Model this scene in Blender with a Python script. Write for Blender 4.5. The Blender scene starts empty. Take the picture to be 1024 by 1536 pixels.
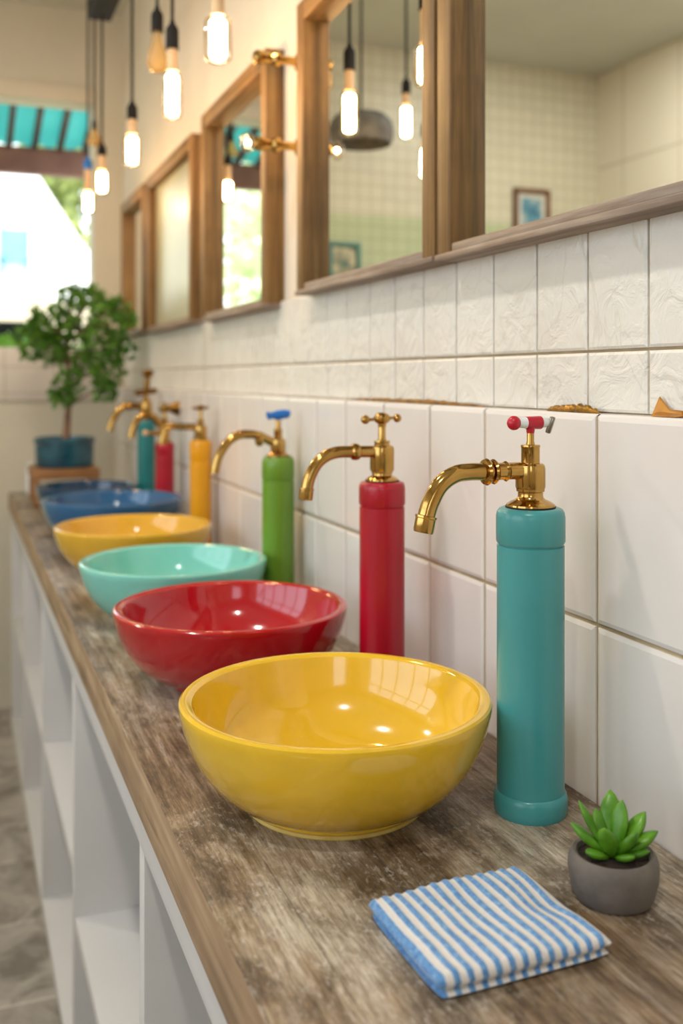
import bpy, bmesh, math, random
from mathutils import Vector, Matrix, noise
random.seed(7)
S = 0.46            # one unit of the layout (camera height over the counter) in metres
ZC = 3.0            # camera height over the floor, in units
sc = bpy.context.scene
C = sc.collection
PI = math.pi

def M(p): return Vector((p[0]*S, p[1]*S, (p[2]+ZC)*S))

# ------------------------------------------------------------------ materials
def srgb(r, g, b):
    f = lambda c: (c/12.92 if c <= .04045 else ((c+.055)/1.055)**2.4)
    return (f(r/255), f(g/255), f(b/255), 1)

class NT:
    def __init__(s, name):
        s.m = bpy.data.materials.new(name); s.m.use_nodes = True
        s.n = s.m.node_tree.nodes; s.l = s.m.node_tree.links
        s.b = s.n['Principled BSDF']; s.out = s.n['Material Output']
    def new(s, t, **kw):
        n = s.n.new(t)
        for k, v in kw.items(): setattr(n, k, v)
        return n
    def link(s, a, b): s.l.new(a, b)
    def coords(s, scale=(1, 1, 1), rot=(0, 0, 0), loc=(0, 0, 0), kind='Object'):
        tc = s.new('ShaderNodeTexCoord'); mp = s.new('ShaderNodeMapping')
        mp.inputs['Scale'].default_value = scale; mp.inputs['Rotation'].default_value = rot
        mp.inputs['Location'].default_value = loc
        s.link(tc.outputs[kind], mp.inputs['Vector']); return mp.outputs[0]
    def noise(s, vec, scale=5, detail=4, rough=.55, dist=0):
        n = s.new('ShaderNodeTexNoise'); n.inputs['Scale'].default_value = scale
        n.inputs['Detail'].default_value = detail; n.inputs['Roughness'].default_value = rough
        n.inputs['Distortion'].default_value = dist
        if vec is not None: s.link(vec, n.inputs['Vector'])
        return n.outputs['Fac']
    def ramp(s, fac, stops):
        r = s.new('ShaderNodeValToRGB'); e = r.color_ramp.elements
        while len(e) < len(stops): e.new(.5)
        for i, (p, c) in enumerate(stops): e[i].position = p; e[i].color = c
        s.link(fac, r.inputs[0]); return r.outputs[0]
    def mix(s, fac, a, b, mode='MIX'):
        m = s.new('ShaderNodeMix', data_type='RGBA', blend_type=mode)
        for sock, v in ((m.inputs[0], fac), (m.inputs[6], a), (m.inputs[7], b)):
            if hasattr(v, 'links'): s.link(v, sock)
            else: sock.default_value = v
        return m.outputs[2]
    def bump(s, h, strength=.3, dist=.002):
        b = s.new('ShaderNodeBump'); b.inputs['Strength'].default_value = strength
        b.inputs['Distance'].default_value = dist
        s.link(h, b.inputs['Height']); s.link(b.outputs[0], s.b.inputs['Normal'])
    def set(s, **kw):
        for k, v in kw.items():
            i = s.b.inputs[k.replace('_', ' ')]
            if hasattr(v, 'links'): s.link(v, i)
            else: i.default_value = v
        return s

def mottled(name, c1, c2, scale=6, rough=.4, bump=0, bscale=40, metal=0, coat=0, **kw):
    t = NT(name); v = t.coords()
    f = t.noise(v, scale, 4)
    t.set(Base_Color=t.ramp(f, [(.35, c1), (.65, c2)]), Roughness=rough, Metallic=metal)
    if coat: t.set(Coat_Weight=coat, Coat_Roughness=.03)
    if bump: t.bump(t.noise(v, bscale, 5), bump, .003)
    for k, x in kw.items(): t.b.inputs[k.replace('_', ' ')].default_value = x
    return t.m

def glaze(name, c):                      # glossy fired ceramic
    a = srgb(*c); b = tuple(min(1, x*1.12) for x in a[:3])+(1,)
    return mottled(name, a, b, 9, .13, .03, 14, coat=.6)
def enamel(name, c, rough=.3):
    a = srgb(*c); b = tuple(min(1, x*1.1) for x in a[:3])+(1,)
    return mottled(name, a, b, 7, rough, .03, 120, coat=.15)

MT = {}
MT['yellow_glaze'] = glaze('yellow glaze', (226, 182, 40))
MT['red_glaze'] = glaze('red glaze', (176, 14, 26))
MT['aqua_glaze'] = glaze('aqua glaze', (126, 202, 188))
MT['pale_yellow_glaze'] = glaze('pale yellow glaze', (220, 172, 50))
MT['blue_glaze'] = glaze('blue glaze', (36, 94, 140))
MT['navy_glaze'] = glaze('navy glaze', (12, 54, 88))
MT['foot_yellow_glaze'] = mottled('pale worn yellow glaze', srgb(222, 196, 110), srgb(206, 172, 80), 30, .4)
MT['teal_enamel'] = enamel('teal enamel', (66, 148, 150))
MT['crimson_enamel'] = enamel('crimson enamel', (172, 8, 36))
MT['green_enamel'] = enamel('green enamel', (106, 146, 38))
MT['amber_enamel'] = enamel('amber enamel', (224, 158, 10))
MT['sea_enamel'] = enamel('sea green enamel', (30, 122, 124))
MT['red_plastic'] = enamel('red paint', (186, 10, 42), .35)
MT['blue_plastic'] = enamel('blue paint', (10, 110, 196), .35)
MT['white_plastic'] = enamel('white paint', (228, 232, 232), .35)
MT['brass'] = mottled('polished brass', srgb(198, 160, 92), srgb(176, 134, 68), 20, .14, .04, 60, metal=1)
MT['old_brass'] = mottled('aged brass', srgb(150, 112, 50), srgb(110, 78, 36), 25, .3, .06, 60, metal=1)
MT['steel'] = mottled('worn steel', srgb(170, 165, 150), srgb(130, 124, 110), 30, .25, .04, 60, metal=1)
MT['black'] = mottled('black bakelite', srgb(20, 19, 18), srgb(30, 28, 26), 20, .7, .05, 80, Specular_IOR_Level=.25)
MT['rubber'] = mottled('black rubber gasket', srgb(16, 14, 13), srgb(26, 24, 22), 20, .6)
MT['white_paint'] = mottled('white furniture paint', srgb(208, 206, 203), srgb(214, 212, 209), 3, .5, .05, 60)
MT['plaster'] = mottled('warm plaster', srgb(216, 206, 186), srgb(226, 217, 199), 2.2, .85, .35, 9)
MT['grey_plaster'] = mottled('grey beige plaster', srgb(186, 178, 160), srgb(196, 188, 170), 2, .85, .15, 25)
MT['cream_paint'] = mottled('cream wall paint', srgb(204, 198, 178), srgb(212, 206, 188), 2, .7, .1, 40)
MT['ceiling'] = mottled('ceiling paint', srgb(196, 196, 184), srgb(204, 204, 192), 2, .9, .1, 40)
MT['grout'] = mottled('tile grout', srgb(190, 172, 140), srgb(160, 140, 108), 14, .9, .1, 90)
MT['dark_wood'] = mottled('dark rafter wood', srgb(52, 40, 34), srgb(70, 54, 44), 6, .6)
MT['rust_beam'] = mottled('red brown beam', srgb(104, 62, 46), srgb(132, 86, 64), 5, .6, .1, 30)
MT['soil'] = mottled('potting soil', srgb(30, 22, 17), srgb(60, 44, 32), 60, .95, .8, 200)
MT['bark'] = mottled('tree bark', srgb(104, 80, 62), srgb(140, 112, 90), 40, .9, .6, 90)
MT['stone_pot'] = mottled('grey concrete', srgb(98, 92, 86), srgb(120, 112, 102), 22, .85, .3, 120)
MT['blue_pot'] = mottled('mottled blue pot glaze', srgb(16, 58, 78), srgb(40, 98, 118), 14, .25, .05, 40, coat=.3)
MT['terracotta'] = mottled('terracotta rim', srgb(164, 112, 74), srgb(180, 128, 88), 14, .8)
MT['garden_wall'] = mottled('beige garden wall', srgb(188, 176, 150), srgb(200, 188, 164), 2, .9)
MT['white_render'] = mottled('white outdoor render', srgb(240, 240, 238), srgb(246, 246, 244), 2, .8)
MT['ground'] = mottled('outdoor gravel', srgb(168, 160, 146), srgb(196, 188, 172), 8, .95)
MT['pane_blue'] = mottled('bluish window pane', srgb(96, 150, 176), srgb(120, 172, 190), 2, .1)
MT['lamp_grey'] = mottled('mottled grey lamp shade', srgb(80, 80, 78), srgb(108, 107, 104), 30, .7, .3, 60)
MT['gilt'] = mottled('flaking gilt', srgb(176, 128, 40), srgb(110, 76, 26), 30, .35, .6, 70, metal=.7)
MT['gold_leaf'] = mottled('gold leaf', srgb(196, 140, 62), srgb(166, 112, 44), 30, .35, .3, 50, metal=.5)
MT['aluminium'] = mottled('picture mount', srgb(214, 212, 200), srgb(222, 220, 210), 6, .6)
MT['teal_paint'] = mottled('teal painted frame', srgb(60, 110, 104), srgb(78, 130, 120), 10, .5)

def leaf_mat(name, c1, c2, scale, rough=.4, trans=.25):
    t = NT(name); v = t.coords()
    col = t.ramp(t.noise(v, scale, 3), [(.3, srgb(*c1)), (.7, srgb(*c2))])
    t.set(Base_Color=col, Roughness=rough)
    tr = t.new('ShaderNodeBsdfTranslucent'); t.link(col, tr.inputs[0])
    mx = t.new('ShaderNodeMixShader'); mx.inputs[0].default_value = trans
    t.link(t.b.outputs[0], mx.inputs[1]); t.link(tr.outputs[0], mx.inputs[2]); t.link(mx.outputs[0], t.out.inputs[0])
    return t.m
MT['leaf'] = leaf_mat('tree leaf', (50, 100, 28), (112, 160, 58), 9)
MT['succulent'] = leaf_mat('succulent leaf', (58, 116, 18), (110, 166, 40), 40, .32, .1)
MT['garden_leaf'] = leaf_mat('garden leaf', (182, 202, 146), (222, 228, 190), 2, .6, .35)
MT['far_leaf'] = leaf_mat('far garden leaf', (120, 142, 70), (170, 178, 110), 2, .6, .3)
MT['hedge'] = leaf_mat('hedge leaf', (96, 150, 40), (150, 190, 80), 4, .6, .35)

def roofing():
    t = NT('teal roofing sheet'); v = t.coords()
    col = t.ramp(t.noise(v, 2, 3), [(.3, srgb(104, 184, 180)), (.7, srgb(124, 198, 192))])
    t.set(Base_Color=col, Roughness=.5)
    tr = t.new('ShaderNodeBsdfTranslucent'); t.link(col, tr.inputs[0])
    mx = t.new('ShaderNodeMixShader'); mx.inputs[0].default_value = .55
    t.link(t.b.outputs[0], mx.inputs[1]); t.link(tr.outputs[0], mx.inputs[2]); t.link(mx.outputs[0], t.out.inputs[0])
    return t.m
MT['roofing'] = roofing()

def wood(name, axis, dark, mid, light, grain=1.0):
    """axis: the direction (0,1,2) the grain runs"""
    t = NT(name); sca = [60, 60, 60]; sca[axis] = 2.5
    v = t.coords(sca); v2 = t.coords((6, 6, 6))
    g = t.noise(v, 1.0*grain, 6, .65, .4); p = t.noise(v2, 1.2, 3)
    c1 = t.ramp(g, [(.28, srgb(*dark)), (.5, srgb(*mid)), (.75, srgb(*light))])
    c2 = t.ramp(p, [(.3, (.62, .58, .55, 1)), (.7, (1, 1, 1, 1))])
    t.set(Base_Color=t.mix(.8, c1, c2, 'MULTIPLY'), Roughness=.55)
    t.bump(g, .35, .002)
    return t.m
FR = ((72, 49, 22), (134, 99, 50), (166, 132, 80))
MT['frame_z'] = wood('mirror frame wood upright grain', 2, *FR)
MT['frame_y'] = wood('mirror frame wood lengthwise grain', 1, *FR)
MT['frame_grey'] = wood('weathered grey frame wood', 1, (96, 76, 60), (150, 130, 112), (196, 184, 168))
MT['edge_wood'] = wood('counter edge wood', 1, (122, 98, 72), (172, 144, 112), (198, 172, 142))
MT['stand_wood'] = wood('plant stand wood', 0, (110, 74, 40), (168, 120, 72), (190, 144, 94))
MT['picture_wood'] = wood('picture frame wood', 2, (74, 44, 22), (120, 78, 42), (140, 96, 58))

def counter_mat():
    t = NT('weathered counter boards')
    g = t.noise(t.coords((95, 5, 20)), 1, 9, .72, .15)          # long grain
    f = t.noise(t.coords((420, 34, 60)), 1, 6, .75, .1)         # fine scratches
    p = t.noise(t.coords((7, 2.6, 3), loc=(1.3, .4, 0)), 1, 6, .62, .25)   # big weathered zones
    q = t.noise(t.coords((15, 7, 5), loc=(3, 7.2, 0)), 1, 8, .7, .3)       # dark stains
    k = t.noise(t.coords((170, 75, 60)), 1, 7, .75, .2)         # chalky flecks
    grain = t.ramp(g, [(.34, srgb(48, 36, 26)), (.45, srgb(110, 90, 68)), (.54, srgb(166, 148, 126)), (.64, srgb(216, 207, 194))])
    zone = t.ramp(p, [(.40, srgb(100, 74, 44)), (.50, srgb(156, 130, 94)), (.60, srgb(212, 200, 178))])
    col = t.mix(.5, grain, zone)
    col = t.mix(.85, col, t.ramp(q, [(.41, (.27, .22, .17, 1)), (.51, (.8, .77, .74, 1)), (.57, (1, 1, 1, 1))]), 'MULTIPLY')
    col = t.mix(.85, col, t.ramp(f, [(.36, (.42, .39, .36, 1)), (.54, (1, 1, 1, 1))]), 'MULTIPLY')
    fl = t.mix(1, t.ramp(k, [(.53, (0, 0, 0, 1)), (.62, (1, 1, 1, 1))]), t.ramp(p, [(.44, (.05, .05, .05, 1)), (.58, (.5, .5, .5, 1))]), 'MULTIPLY')
    col = t.mix(fl, col, srgb(214, 206, 194))
    br = t.new('ShaderNodeTexBrick'); br.offset = .37; br.squash = 1
    vb = t.coords((1, 1, 1), rot=(0, 0, PI/2), loc=(0, .02, 0)); t.link(vb, br.inputs['Vector'])
    br.inputs['Scale'].default_value = 1; br.inputs['Brick Width'].default_value = 1.25; br.inputs['Row Height'].default_value = .148
    br.inputs['Mortar Size'].default_value = .001; br.inputs['Mortar Smooth'].default_value = .5
    br.inputs['Color1'].default_value = (1, 1, 1, 1); br.inputs['Color2'].default_value = (.84, .82, .80, 1); br.inputs['Mortar'].default_value = (.5, .46, .42, 1)
    col = t.mix(.8, col, br.outputs['Color'], 'MULTIPLY')
    t.set(Base_Color=col, Roughness=t.ramp(g, [(.35, (.55, .55, .55, 1)), (.65, (.27, .27, .27, 1))]))
    t.bump(t.mix(.5, g, f), .55, .002)
    return t.m
MT['counter'] = counter_mat()

def tile_mat(name, c1, c2, rough, bump=0, bscale=20, veins=False):
    t = NT(name); v = t.coords()
    col = t.ramp(t.noise(v, 3, 4), [(.35, srgb(*c1)), (.65, srgb(*c2))])
    t.set(Base_Color=col, Roughness=rough)
    if veins:
        n = t.noise(v, bscale, 5, .55, 1.2); w = t.noise(v, 4, 3, .5, 2.5)
        vein = t.ramp(w, [(.485, (1, 1, 1, 1)), (.5, (.87, .86, .84, 1)), (.515, (1, 1, 1, 1))])
        t.set(Base_Color=t.mix(.8, col, vein, 'MULTIPLY')); t.bump(n, bump, .006)
    elif bump: t.bump(t.noise(v, bscale, 3), bump, .003)
    return t.m
MT['tile'] = tile_mat('glazed white tile', (226, 219, 212), (232, 226, 220), .2, .06, 8)
MT['rough_tile'] = tile_mat('textured white tile', (222, 217, 206), (230, 226, 216), .36, .9, 22, True)

def brick_mat(name, w, h, mortar, c1, c2, cm, plane, rough=.35, green_z=None, grime=None, offset=0, loc=(0, 0, 0), bump=.3):
    t = NT(name)
    tc = t.new('ShaderNodeTexCoord'); sx = t.new('ShaderNodeSeparateXYZ'); cx = t.new('ShaderNodeCombineXYZ')
    t.link(tc.outputs['Object'], sx.inputs[0])
    a, b = {'xz': (0, 2), 'yz': (1, 2), 'xy': (0, 1)}[plane]
    t.link(sx.outputs[a], cx.inputs[0]); t.link(sx.outputs[b], cx.inputs[1])
    ad = t.new('ShaderNodeVectorMath'); ad.inputs[1].default_value = loc
    t.link(cx.outputs[0], ad.inputs[0])
    br = t.new('ShaderNodeTexBrick'); br.offset = offset
    t.link(ad.outputs[0], br.inputs['Vector'])
    br.inputs['Scale'].default_value = 1; br.inputs['Brick Width'].default_value = w; br.inputs['Row Height'].default_value = h
    br.inputs['Mortar Size'].default_value = mortar; br.inputs['Mortar Smooth'].default_value = .3
    br.inputs['Color1'].default_value = srgb(*c1); br.inputs['Color2'].default_value = srgb(*c2); br.inputs['Mortar'].default_value = srgb(*cm)
    col = br.outputs['Color']
    if green_z is not None:                       # a lower field of green tiles
        gt = t.new('ShaderNodeMath', operation='LESS_THAN'); gt.inputs[1].default_value = green_z
        t.link(sx.outputs[2], gt.inputs[0])
        col = t.mix(gt.outputs[0], col, t.mix(.9, col, srgb(220, 238, 212), 'MULTIPLY'))
    if grime:
        v = t.coords()
        n = t.noise(v, 7, 7, .65, .8); col = t.mix(.9, col, t.ramp(n, grime), 'MULTIPLY')
    t.set(Base_Color=col, Roughness=rough)
    inv = t.new('ShaderNodeMath', operation='SUBTRACT'); inv.inputs[0].default_value = 1
    t.link(br.outputs['Fac'], inv.inputs[1]); t.bump(inv.outputs[0], bump, .003)
    return t.m
MT['grid_tile'] = brick_mat('small cream grid tile', .064, .064, .003, (222, 218, 196), (216, 212, 190), (188, 182, 158), 'xz', .35, green_z=(1.7+ZC)*S)
MT['left_tile'] = brick_mat('large white wall tile', .42, .62, .005, (232, 226, 212), (228, 222, 208), (190, 180, 160), 'yz', .3)
MT['dado_tile'] = brick_mat('square white tile', .2, .11, .003, (226, 218, 208), (220, 212, 202), (190, 180, 164), 'xz', .25)
MT['floor'] = brick_mat('stone floor tile', .345, .345, .006, (186, 178, 166), (168, 160, 148), (206, 198, 184), 'xy', .55,
                        grime=[(.38, (.36, .34, .32, 1)), (.5, (.72, .71, .7, 1)), (.64, (.98, .97, .96, 1))], loc=(.05, .1, 0))

def thin_glass():
    t = NT('clear bulb glass'); v = t.coords()
    gl = t.new('ShaderNodeBsdfGlossy'); gl.inputs['Roughness'].default_value = .05
    tr = t.new('ShaderNodeBsdfTransparent')
    tr.inputs[0].default_value = (1, .94, .84, 1)
    lw = t.new('ShaderNodeLayerWeight'); lw.inputs[0].default_value = .25
    bp = t.new('ShaderNodeBump'); bp.inputs['Strength'].default_value = .15; bp.inputs['Distance'].default_value = .002
    t.link(t.noise(v, 90, 2), bp.inputs['Height']); t.link(bp.outputs[0], gl.inputs['Normal'])
    mx = t.new('ShaderNodeMixShader'); t.link(lw.outputs['Facing'], mx.inputs[0])
    t.link(tr.outputs[0], mx.inputs[1]); t.link(gl.outputs[0], mx.inputs[2]); t.link(mx.outputs[0], t.out.inputs[0])
    return t.m
MT['glass'] = thin_glass()
def amber_glass():
    t = NT('amber tinted bulb glass'); v = t.coords()
    df = t.new('ShaderNodeBsdfPrincipled'); df.inputs['Base Color'].default_value = srgb(216, 196, 150); df.inputs['Roughness'].default_value = .12
    tr = t.new('ShaderNodeBsdfTransparent'); tr.inputs[0].default_value = srgb(240, 214, 160)
    mx = t.new('ShaderNodeMixShader'); t.link(t.ramp(t.noise(v, 12, 2), [(.3, (.62, .62, .62, 1)), (.7, (.7, .7, .7, 1))]), mx.inputs[0])
    t.link(df.outputs[0], mx.inputs[1]); t.link(tr.outputs[0], mx.inputs[2]); t.link(mx.outputs[0], t.out.inputs[0])
    return t.m
MT['amber_glass'] = amber_glass()
def glow(name, c, s):
    t = NT(name); t.set(Base_Color=(0, 0, 0, 1), Emission_Color=c, Emission_Strength=s); return t.m
BULB = 110
MT['glow'] = glow('glowing filament', (1, .64, .32, 1), BULB)
MT['neck'] = mottled('frosted bulb neck', srgb(226, 192, 150), srgb(214, 178, 134), 20, .35)
def mirror():
    t = NT('silvered mirror glass')
    t.set(Base_Color=(.86, .89, .85, 1), Metallic=1.0, Roughness=t.ramp(t.noise(t.coords(), 3, 2), [(.3, (.0, .0, .0, 1)), (.8, (.03, .03, .03, 1))])); return t.m
MT['mirror'] = mirror()

MT['painted_reflection'] = mottled('mirror pane painted with pale reflection', srgb(172, 172, 144), srgb(184, 183, 156), 3, .3)  # reflection of a pale wall, painted as the pane's own colour
def stripe_mat():
    t = NT('blue and white striped towelling')
    tc = t.new('ShaderNodeTexCoord'); sx = t.new('ShaderNodeSeparateXYZ'); t.link(tc.outputs['UV'], sx.inputs[0])
    wob = t.noise(t.coords((9, 9, 9)), 2, 2)
    w = t.new('ShaderNodeMath', operation='MULTIPLY_ADD'); w.inputs[1].default_value = .018; t.link(wob, w.inputs[0]); t.link(sx.outputs[0], w.inputs[2])
    m = t.new('ShaderNodeMath', operation='MULTIPLY'); m.inputs[1].default_value = 13.0; t.link(w.outputs[0], m.inputs[0])
    fr = t.new('ShaderNodeMath', operation='FRACT'); t.link(m.outputs[0], fr.inputs[0])
    st = t.ramp(fr.outputs[0], [(.0, (1, 1, 1, 1)), (.05, (1, 1, 1, 1)), (.10, (0, 0, 0, 1)), (.50, (0, 0, 0, 1)), (.55, (1, 1, 1, 1))])
    n = t.noise(t.coords((60, 60, 60)), 3, 6, .75)
    blue = t.ramp(n, [(.36, srgb(66, 124, 190)), (.56, srgb(108, 162, 212)), (.68, srgb(164, 198, 228))])
    white = t.ramp(n, [(.3, srgb(224, 218, 212)), (.7, srgb(238, 234, 228))])
    t.set(Base_Color=t.mix(st, blue, white), Roughness=.95, Sheen_Weight=.3)
    t.bump(t.noise(t.coords((60, 60, 60)), 22, 3), .7, .0015)
    return t.m
MT['towel'] = stripe_mat()
def print_mat(name, kind):
    t = NT(name); v = t.coords((1, 1, 1))
    n = t.noise(v, 9 if kind else 14, 3)
    cs = [(.3, srgb(40, 96, 130)), (.48, srgb(90, 150, 176)), (.62, srgb(206, 206, 196)), (.75, srgb(196, 150, 90))] if kind else [(.35, srgb(64, 104, 92)), (.5, srgb(150, 150, 120)), (.65, srgb(226, 214, 180))]
    t.set(Base_Color=t.ramp(n, cs), Roughness=.3); return t.m
MT['print_a'] = print_mat('blue abstract print', 1)
MT['print_b'] = print_mat('green abstract print', 0)

# ------------------------------------------------------------------ mesh helpers (layout units, camera at the origin)
def BM(): return bmesh.new()
def obj(name, bm, mat, parent=None, origin=None, sharp=35, loc=None):
    """link bm (layout units) as ONE mesh object; its origin is the parent's, or the base centre of the mesh"""
    root = parent
    while root is not None and root.parent is not None: root = root.parent
    if root is not None: o0 = Vector(root.location)
    elif origin is not None: o0 = M(origin)
    else:
        xs = [v.co for v in bm.verts]
        o0 = M(((min(c.x for c in xs)+max(c.x for c in xs))/2, (min(c.y for c in xs)+max(c.y for c in xs))/2, min(c.z for c in xs)))
    for v in bm.verts: v.co = M(v.co)-o0
    bmesh.ops.recalc_face_normals(bm, faces=bm.faces[:])
    me = bpy.data.meshes.new(name); bm.to_mesh(me); bm.free()
    for p in me.polygons: p.use_smooth = True
    me.set_sharp_from_angle(angle=math.radians(sharp))
    mats = mat if isinstance(mat, list) else [mat]
    for m in mats: me.materials.append(MT[m])
    o = bpy.data.objects.new(name, me); C.objects.link(o)
    if parent is not None: o.parent = parent
    else: o.location = o0
    return o
def tag(o, label, cat, group=None, kind=None):
    o['label'] = label; o['category'] = cat
    if group: o['group'] = group
    if kind: o['kind'] = kind
    return o
def thing(name, p, label, cat, group=None):
    e = bpy.data.objects.new(name, None); C.objects.link(e); e.location = M(p); e.empty_display_size = .05
    return tag(e, label, cat, group)
def struct(o):
    o['kind'] = 'structure'; return o

def box(bm, x0, x1, y0, y1, z0, z1, bevel=0, seg=2, mi=0):
    r = bmesh.ops.create_cube(bm, size=1)
    for v in r['verts']:
        v.co = Vector((x0+(v.co.x+.5)*(x1-x0), y0+(v.co.y+.5)*(y1-y0), z0+(v.co.z+.5)*(z1-z0)))
    fs = {f for v in r['verts'] for f in v.link_faces}
    for f in fs: f.material_index = mi
    if bevel:
        es = list({e for v in r['verts'] for e in v.link_edges})
        bmesh.ops.bevel(bm, geom=es, offset=bevel, segments=seg, affect='EDGES', profile=.5)
    return bm
def lathe(bm, c, prof, seg=48, sx=1, sy=1, closed=False):
    """revolve (r,z) around the vertical through c=(x,y); z is absolute"""
    rings = []
    for r, z in prof:
        if r < 1e-6: rings.append([bm.verts.new((c[0], c[1], z))])
        else: rings.append([bm.verts.new((c[0]+r*sx*math.cos(2*PI*k/seg), c[1]+r*sy*math.sin(2*PI*k/seg), z)) for k in range(seg)])
    pairs = list(zip(rings, rings[1:]))
    if closed: pairs.append((rings[-1], rings[0]))
    for a, b in pairs:
        for k in range(seg):
            j = (k+1) % seg
            if len(a) == 1 and len(b) == 1: continue
            if len(a) == 1: bm.faces.new((a[0], b[k], b[j]))
            elif len(b) == 1: bm.faces.new((a[k], a[j], b[0]))
            else: bm.faces.new((a[k], a[j], b[j], b[k]))
    return bm
def tube(bm, pts, rad, seg=16, cap=True):
    pts = [Vector(p) for p in pts]; n = len(pts)
    rad = rad if isinstance(rad, (list, tuple)) else [rad]*n
    t0 = (pts[1]-pts[0]).normalized()
    up = Vector((0, 1, 0)) if abs(t0.y) < .9 else Vector((1, 0, 0))
    nrm = (up-t0*up.dot(t0)).normalized(); prev = t0; rings = []
    for i, p in enumerate(pts):
        t = ((pts[min(i+1, n-1)]-pts[i]).normalized()+(pts[i]-pts[max(i-1, 0)]).normalized()).normalized()
        nrm = (prev.rotation_difference(t) @ nrm); nrm = (nrm-t*nrm.dot(t)).normalized(); prev = t
        b = t.cross(nrm)
        rings.append([bm.verts.new(p+(nrm*math.cos(2*PI*k/seg)+b*math.sin(2*PI*k/seg))*rad[i]) for k in range(seg)])
    for a, b in zip(rings, rings[1:]):
        for k in range(seg): bm.faces.new((a[k], a[(k+1) % seg], b[(k+1) % seg], b[k]))
    if cap:
        bm.faces.new(rings[0][::-1]); bm.faces.new(rings[-1])
    return bm
def ball(bm, c, r, sx=1, sy=1, sz=1, u=16, v=10):
    rr = bmesh.ops.create_uvsphere(bm, u_segments=u, v_segments=v, radius=r)
    for q in rr['verts']: q.co = Vector((q.co.x*sx+c[0], q.co.y*sy+c[1], q.co.z*sz+c[2]))
    return bm
def spline(pts, n=8):
    P = [Vector(p) for p in pts]; out = []
    for i in range(len(P)-1):
        p0 = P[max(i-1, 0)]; p1 = P[i]; p2 = P[i+1]; p3 = P[min(i+2, len(P)-1)]
        for k in range(n):
            t = k/n
            out.append(.5*((2*p1)+(p2-p0)*t+(2*p0-5*p1+4*p2-p3)*t*t+(3*p1-p0-3*p2+p3)*t**3))
    out.append(P[-1]); return out

# ------------------------------------------------------------------ the setting
XW, XU, YF, YN, XL, ZT, ZF = 1.419, 1.50, 9.6, -4.0, -3.93, 3.45, -3.0
b = BM(); box(b, XL-.3, XU+.3, YN-.3, YF+.3, ZF-.2, ZF); struct(obj('floor', b, 'floor', origin=(0, 0, -3)))
b = BM(); box(b, XL-.3, XU+.3, YN-.3, YF+.3, ZT, ZT+.2); struct(obj('ceiling', b, 'ceiling', origin=(0, 0, -3)))
b = BM(); box(b, XU, XU+.3, YN-.3, YF+.3, ZF, ZT); struct(obj('wall_right', b, 'plaster', origin=(0, 0, -3)))
LY0, LY1, LZ0, LZ1 = -1.6, 5.4, -.3, 2.5      # wide window in the left wall
b = BM(); box(b, XL-.3, XL, YN-.3, LY0, ZF, ZT); box(b, XL-.3, XL, LY1, YF+.3, ZF, ZT); box(b, XL-.3, XL, LY0, LY1, LZ1, ZT); box(b, XL-.3, XL, LY0, LY1, ZF, LZ0)
struct(obj('wall_left', b, 'left_tile', origin=(0, 0, -3)))
b = BM()
for k in range(6):
    y = LY0+(LY1-LY0)*k/5; box(b, XL-.2, XL-.08, max(LY0, y-.06), min(LY1, y+.06), LZ0, LZ1)
box(b, XL-.2, XL-.08, LY0, LY1, LZ0, LZ0+.1); box(b, XL-.2, XL-.08, LY0, LY1, LZ1-.1, LZ1); box(b, XL-.19, XL-.09, LY0, LY1, 1.35, 1.43)
struct(obj('window_1', b, 'white_paint', origin=(0, 0, -3)))
# far wall with its opening
OX0, OX1, OZ0, OZ1 = -.30, 1.226, .284, 2.58
b = BM()
box(b, XL, OX0, YF, YF+.3, ZF, ZT); box(b, OX1, XU, YF, YF+.3, ZF, ZT)
box(b, OX0, OX1, YF, YF+.3, OZ1, ZT); box(b, OX0, OX1, YF, YF+.3, ZF, OZ0)
struct(obj('wall_far', b, 'cream_paint', origin=(0, 0, -3)))
b = BM(); box(b, XL, OX0-.12, YF-.02, YF, ZF, ZT); struct(obj('trim_1', b, 'grid_tile', origin=(0, 0, -3)))
b = BM(); box(b, OX0-.12, XU, YF-.025, YF, -.2, OZ0, .008); struct(obj('trim_2', b, 'dado_tile', origin=(0, 0, -3)))
b = BM(); box(b, OX0-.1, OX1, YF-.03, YF, OZ1, OZ1+.14, .005); struct(obj('trim_3', b, 'plaster', origin=(0, 0, -3)))
# near wall (behind the camera) with a wide window opening
NX0, NX1, NZ0, NZ1 = -2.8, -1.3, .4, 2.4
b = BM()
box(b, XL, NX0, YN-.3, YN, ZF, ZT); box(b, NX1, XU, YN-.3, YN, ZF, ZT)
box(b, NX0, NX1, YN-.3, YN, NZ1, ZT); box(b, NX0, NX1, YN-.3, YN, ZF, NZ0)
struct(obj('wall_near', b, 'plaster', origin=(0, 0, -3)))

# tiled dado along the counter: body (grout) + tiles
def tile_field(bm, X, ys, zs, back=.012, gap=.004, bev=.009):
    for ya, yb in zip(ys, ys[1:]):
        for za, zb in zip(zs, zs[1:]):
            y0, y1, z0, z1 = ya+gap, yb-gap, za+gap, zb-gap
            o = [bm.verts.new((X+back, y, z)) for y, z in ((y0, z0), (y1, z0), (y1, z1), (y0, z1))]
            m = [bm.verts.new((X+.0035, y, z)) for y, z in ((y0+bev*.15, z0+bev*.15), (y1-bev*.15, z0+bev*.15), (y1-bev*.15, z1-bev*.15), (y0+bev*.15, z1-bev*.15))]
            i = [bm.verts.new((X, y, z)) for y, z in ((y0+bev, z0+bev), (y1-bev, z0+bev), (y1-bev, z1-bev), (y0+bev, z1-bev))]
            bm.faces.new(i)
            for k in range(4):
                j = (k+1) % 4
                bm.faces.new((o[k], o[j], m[j], m[k])); bm.faces.new((m[k], m[j], i[j], i[k]))
ZL = -.0845
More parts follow.
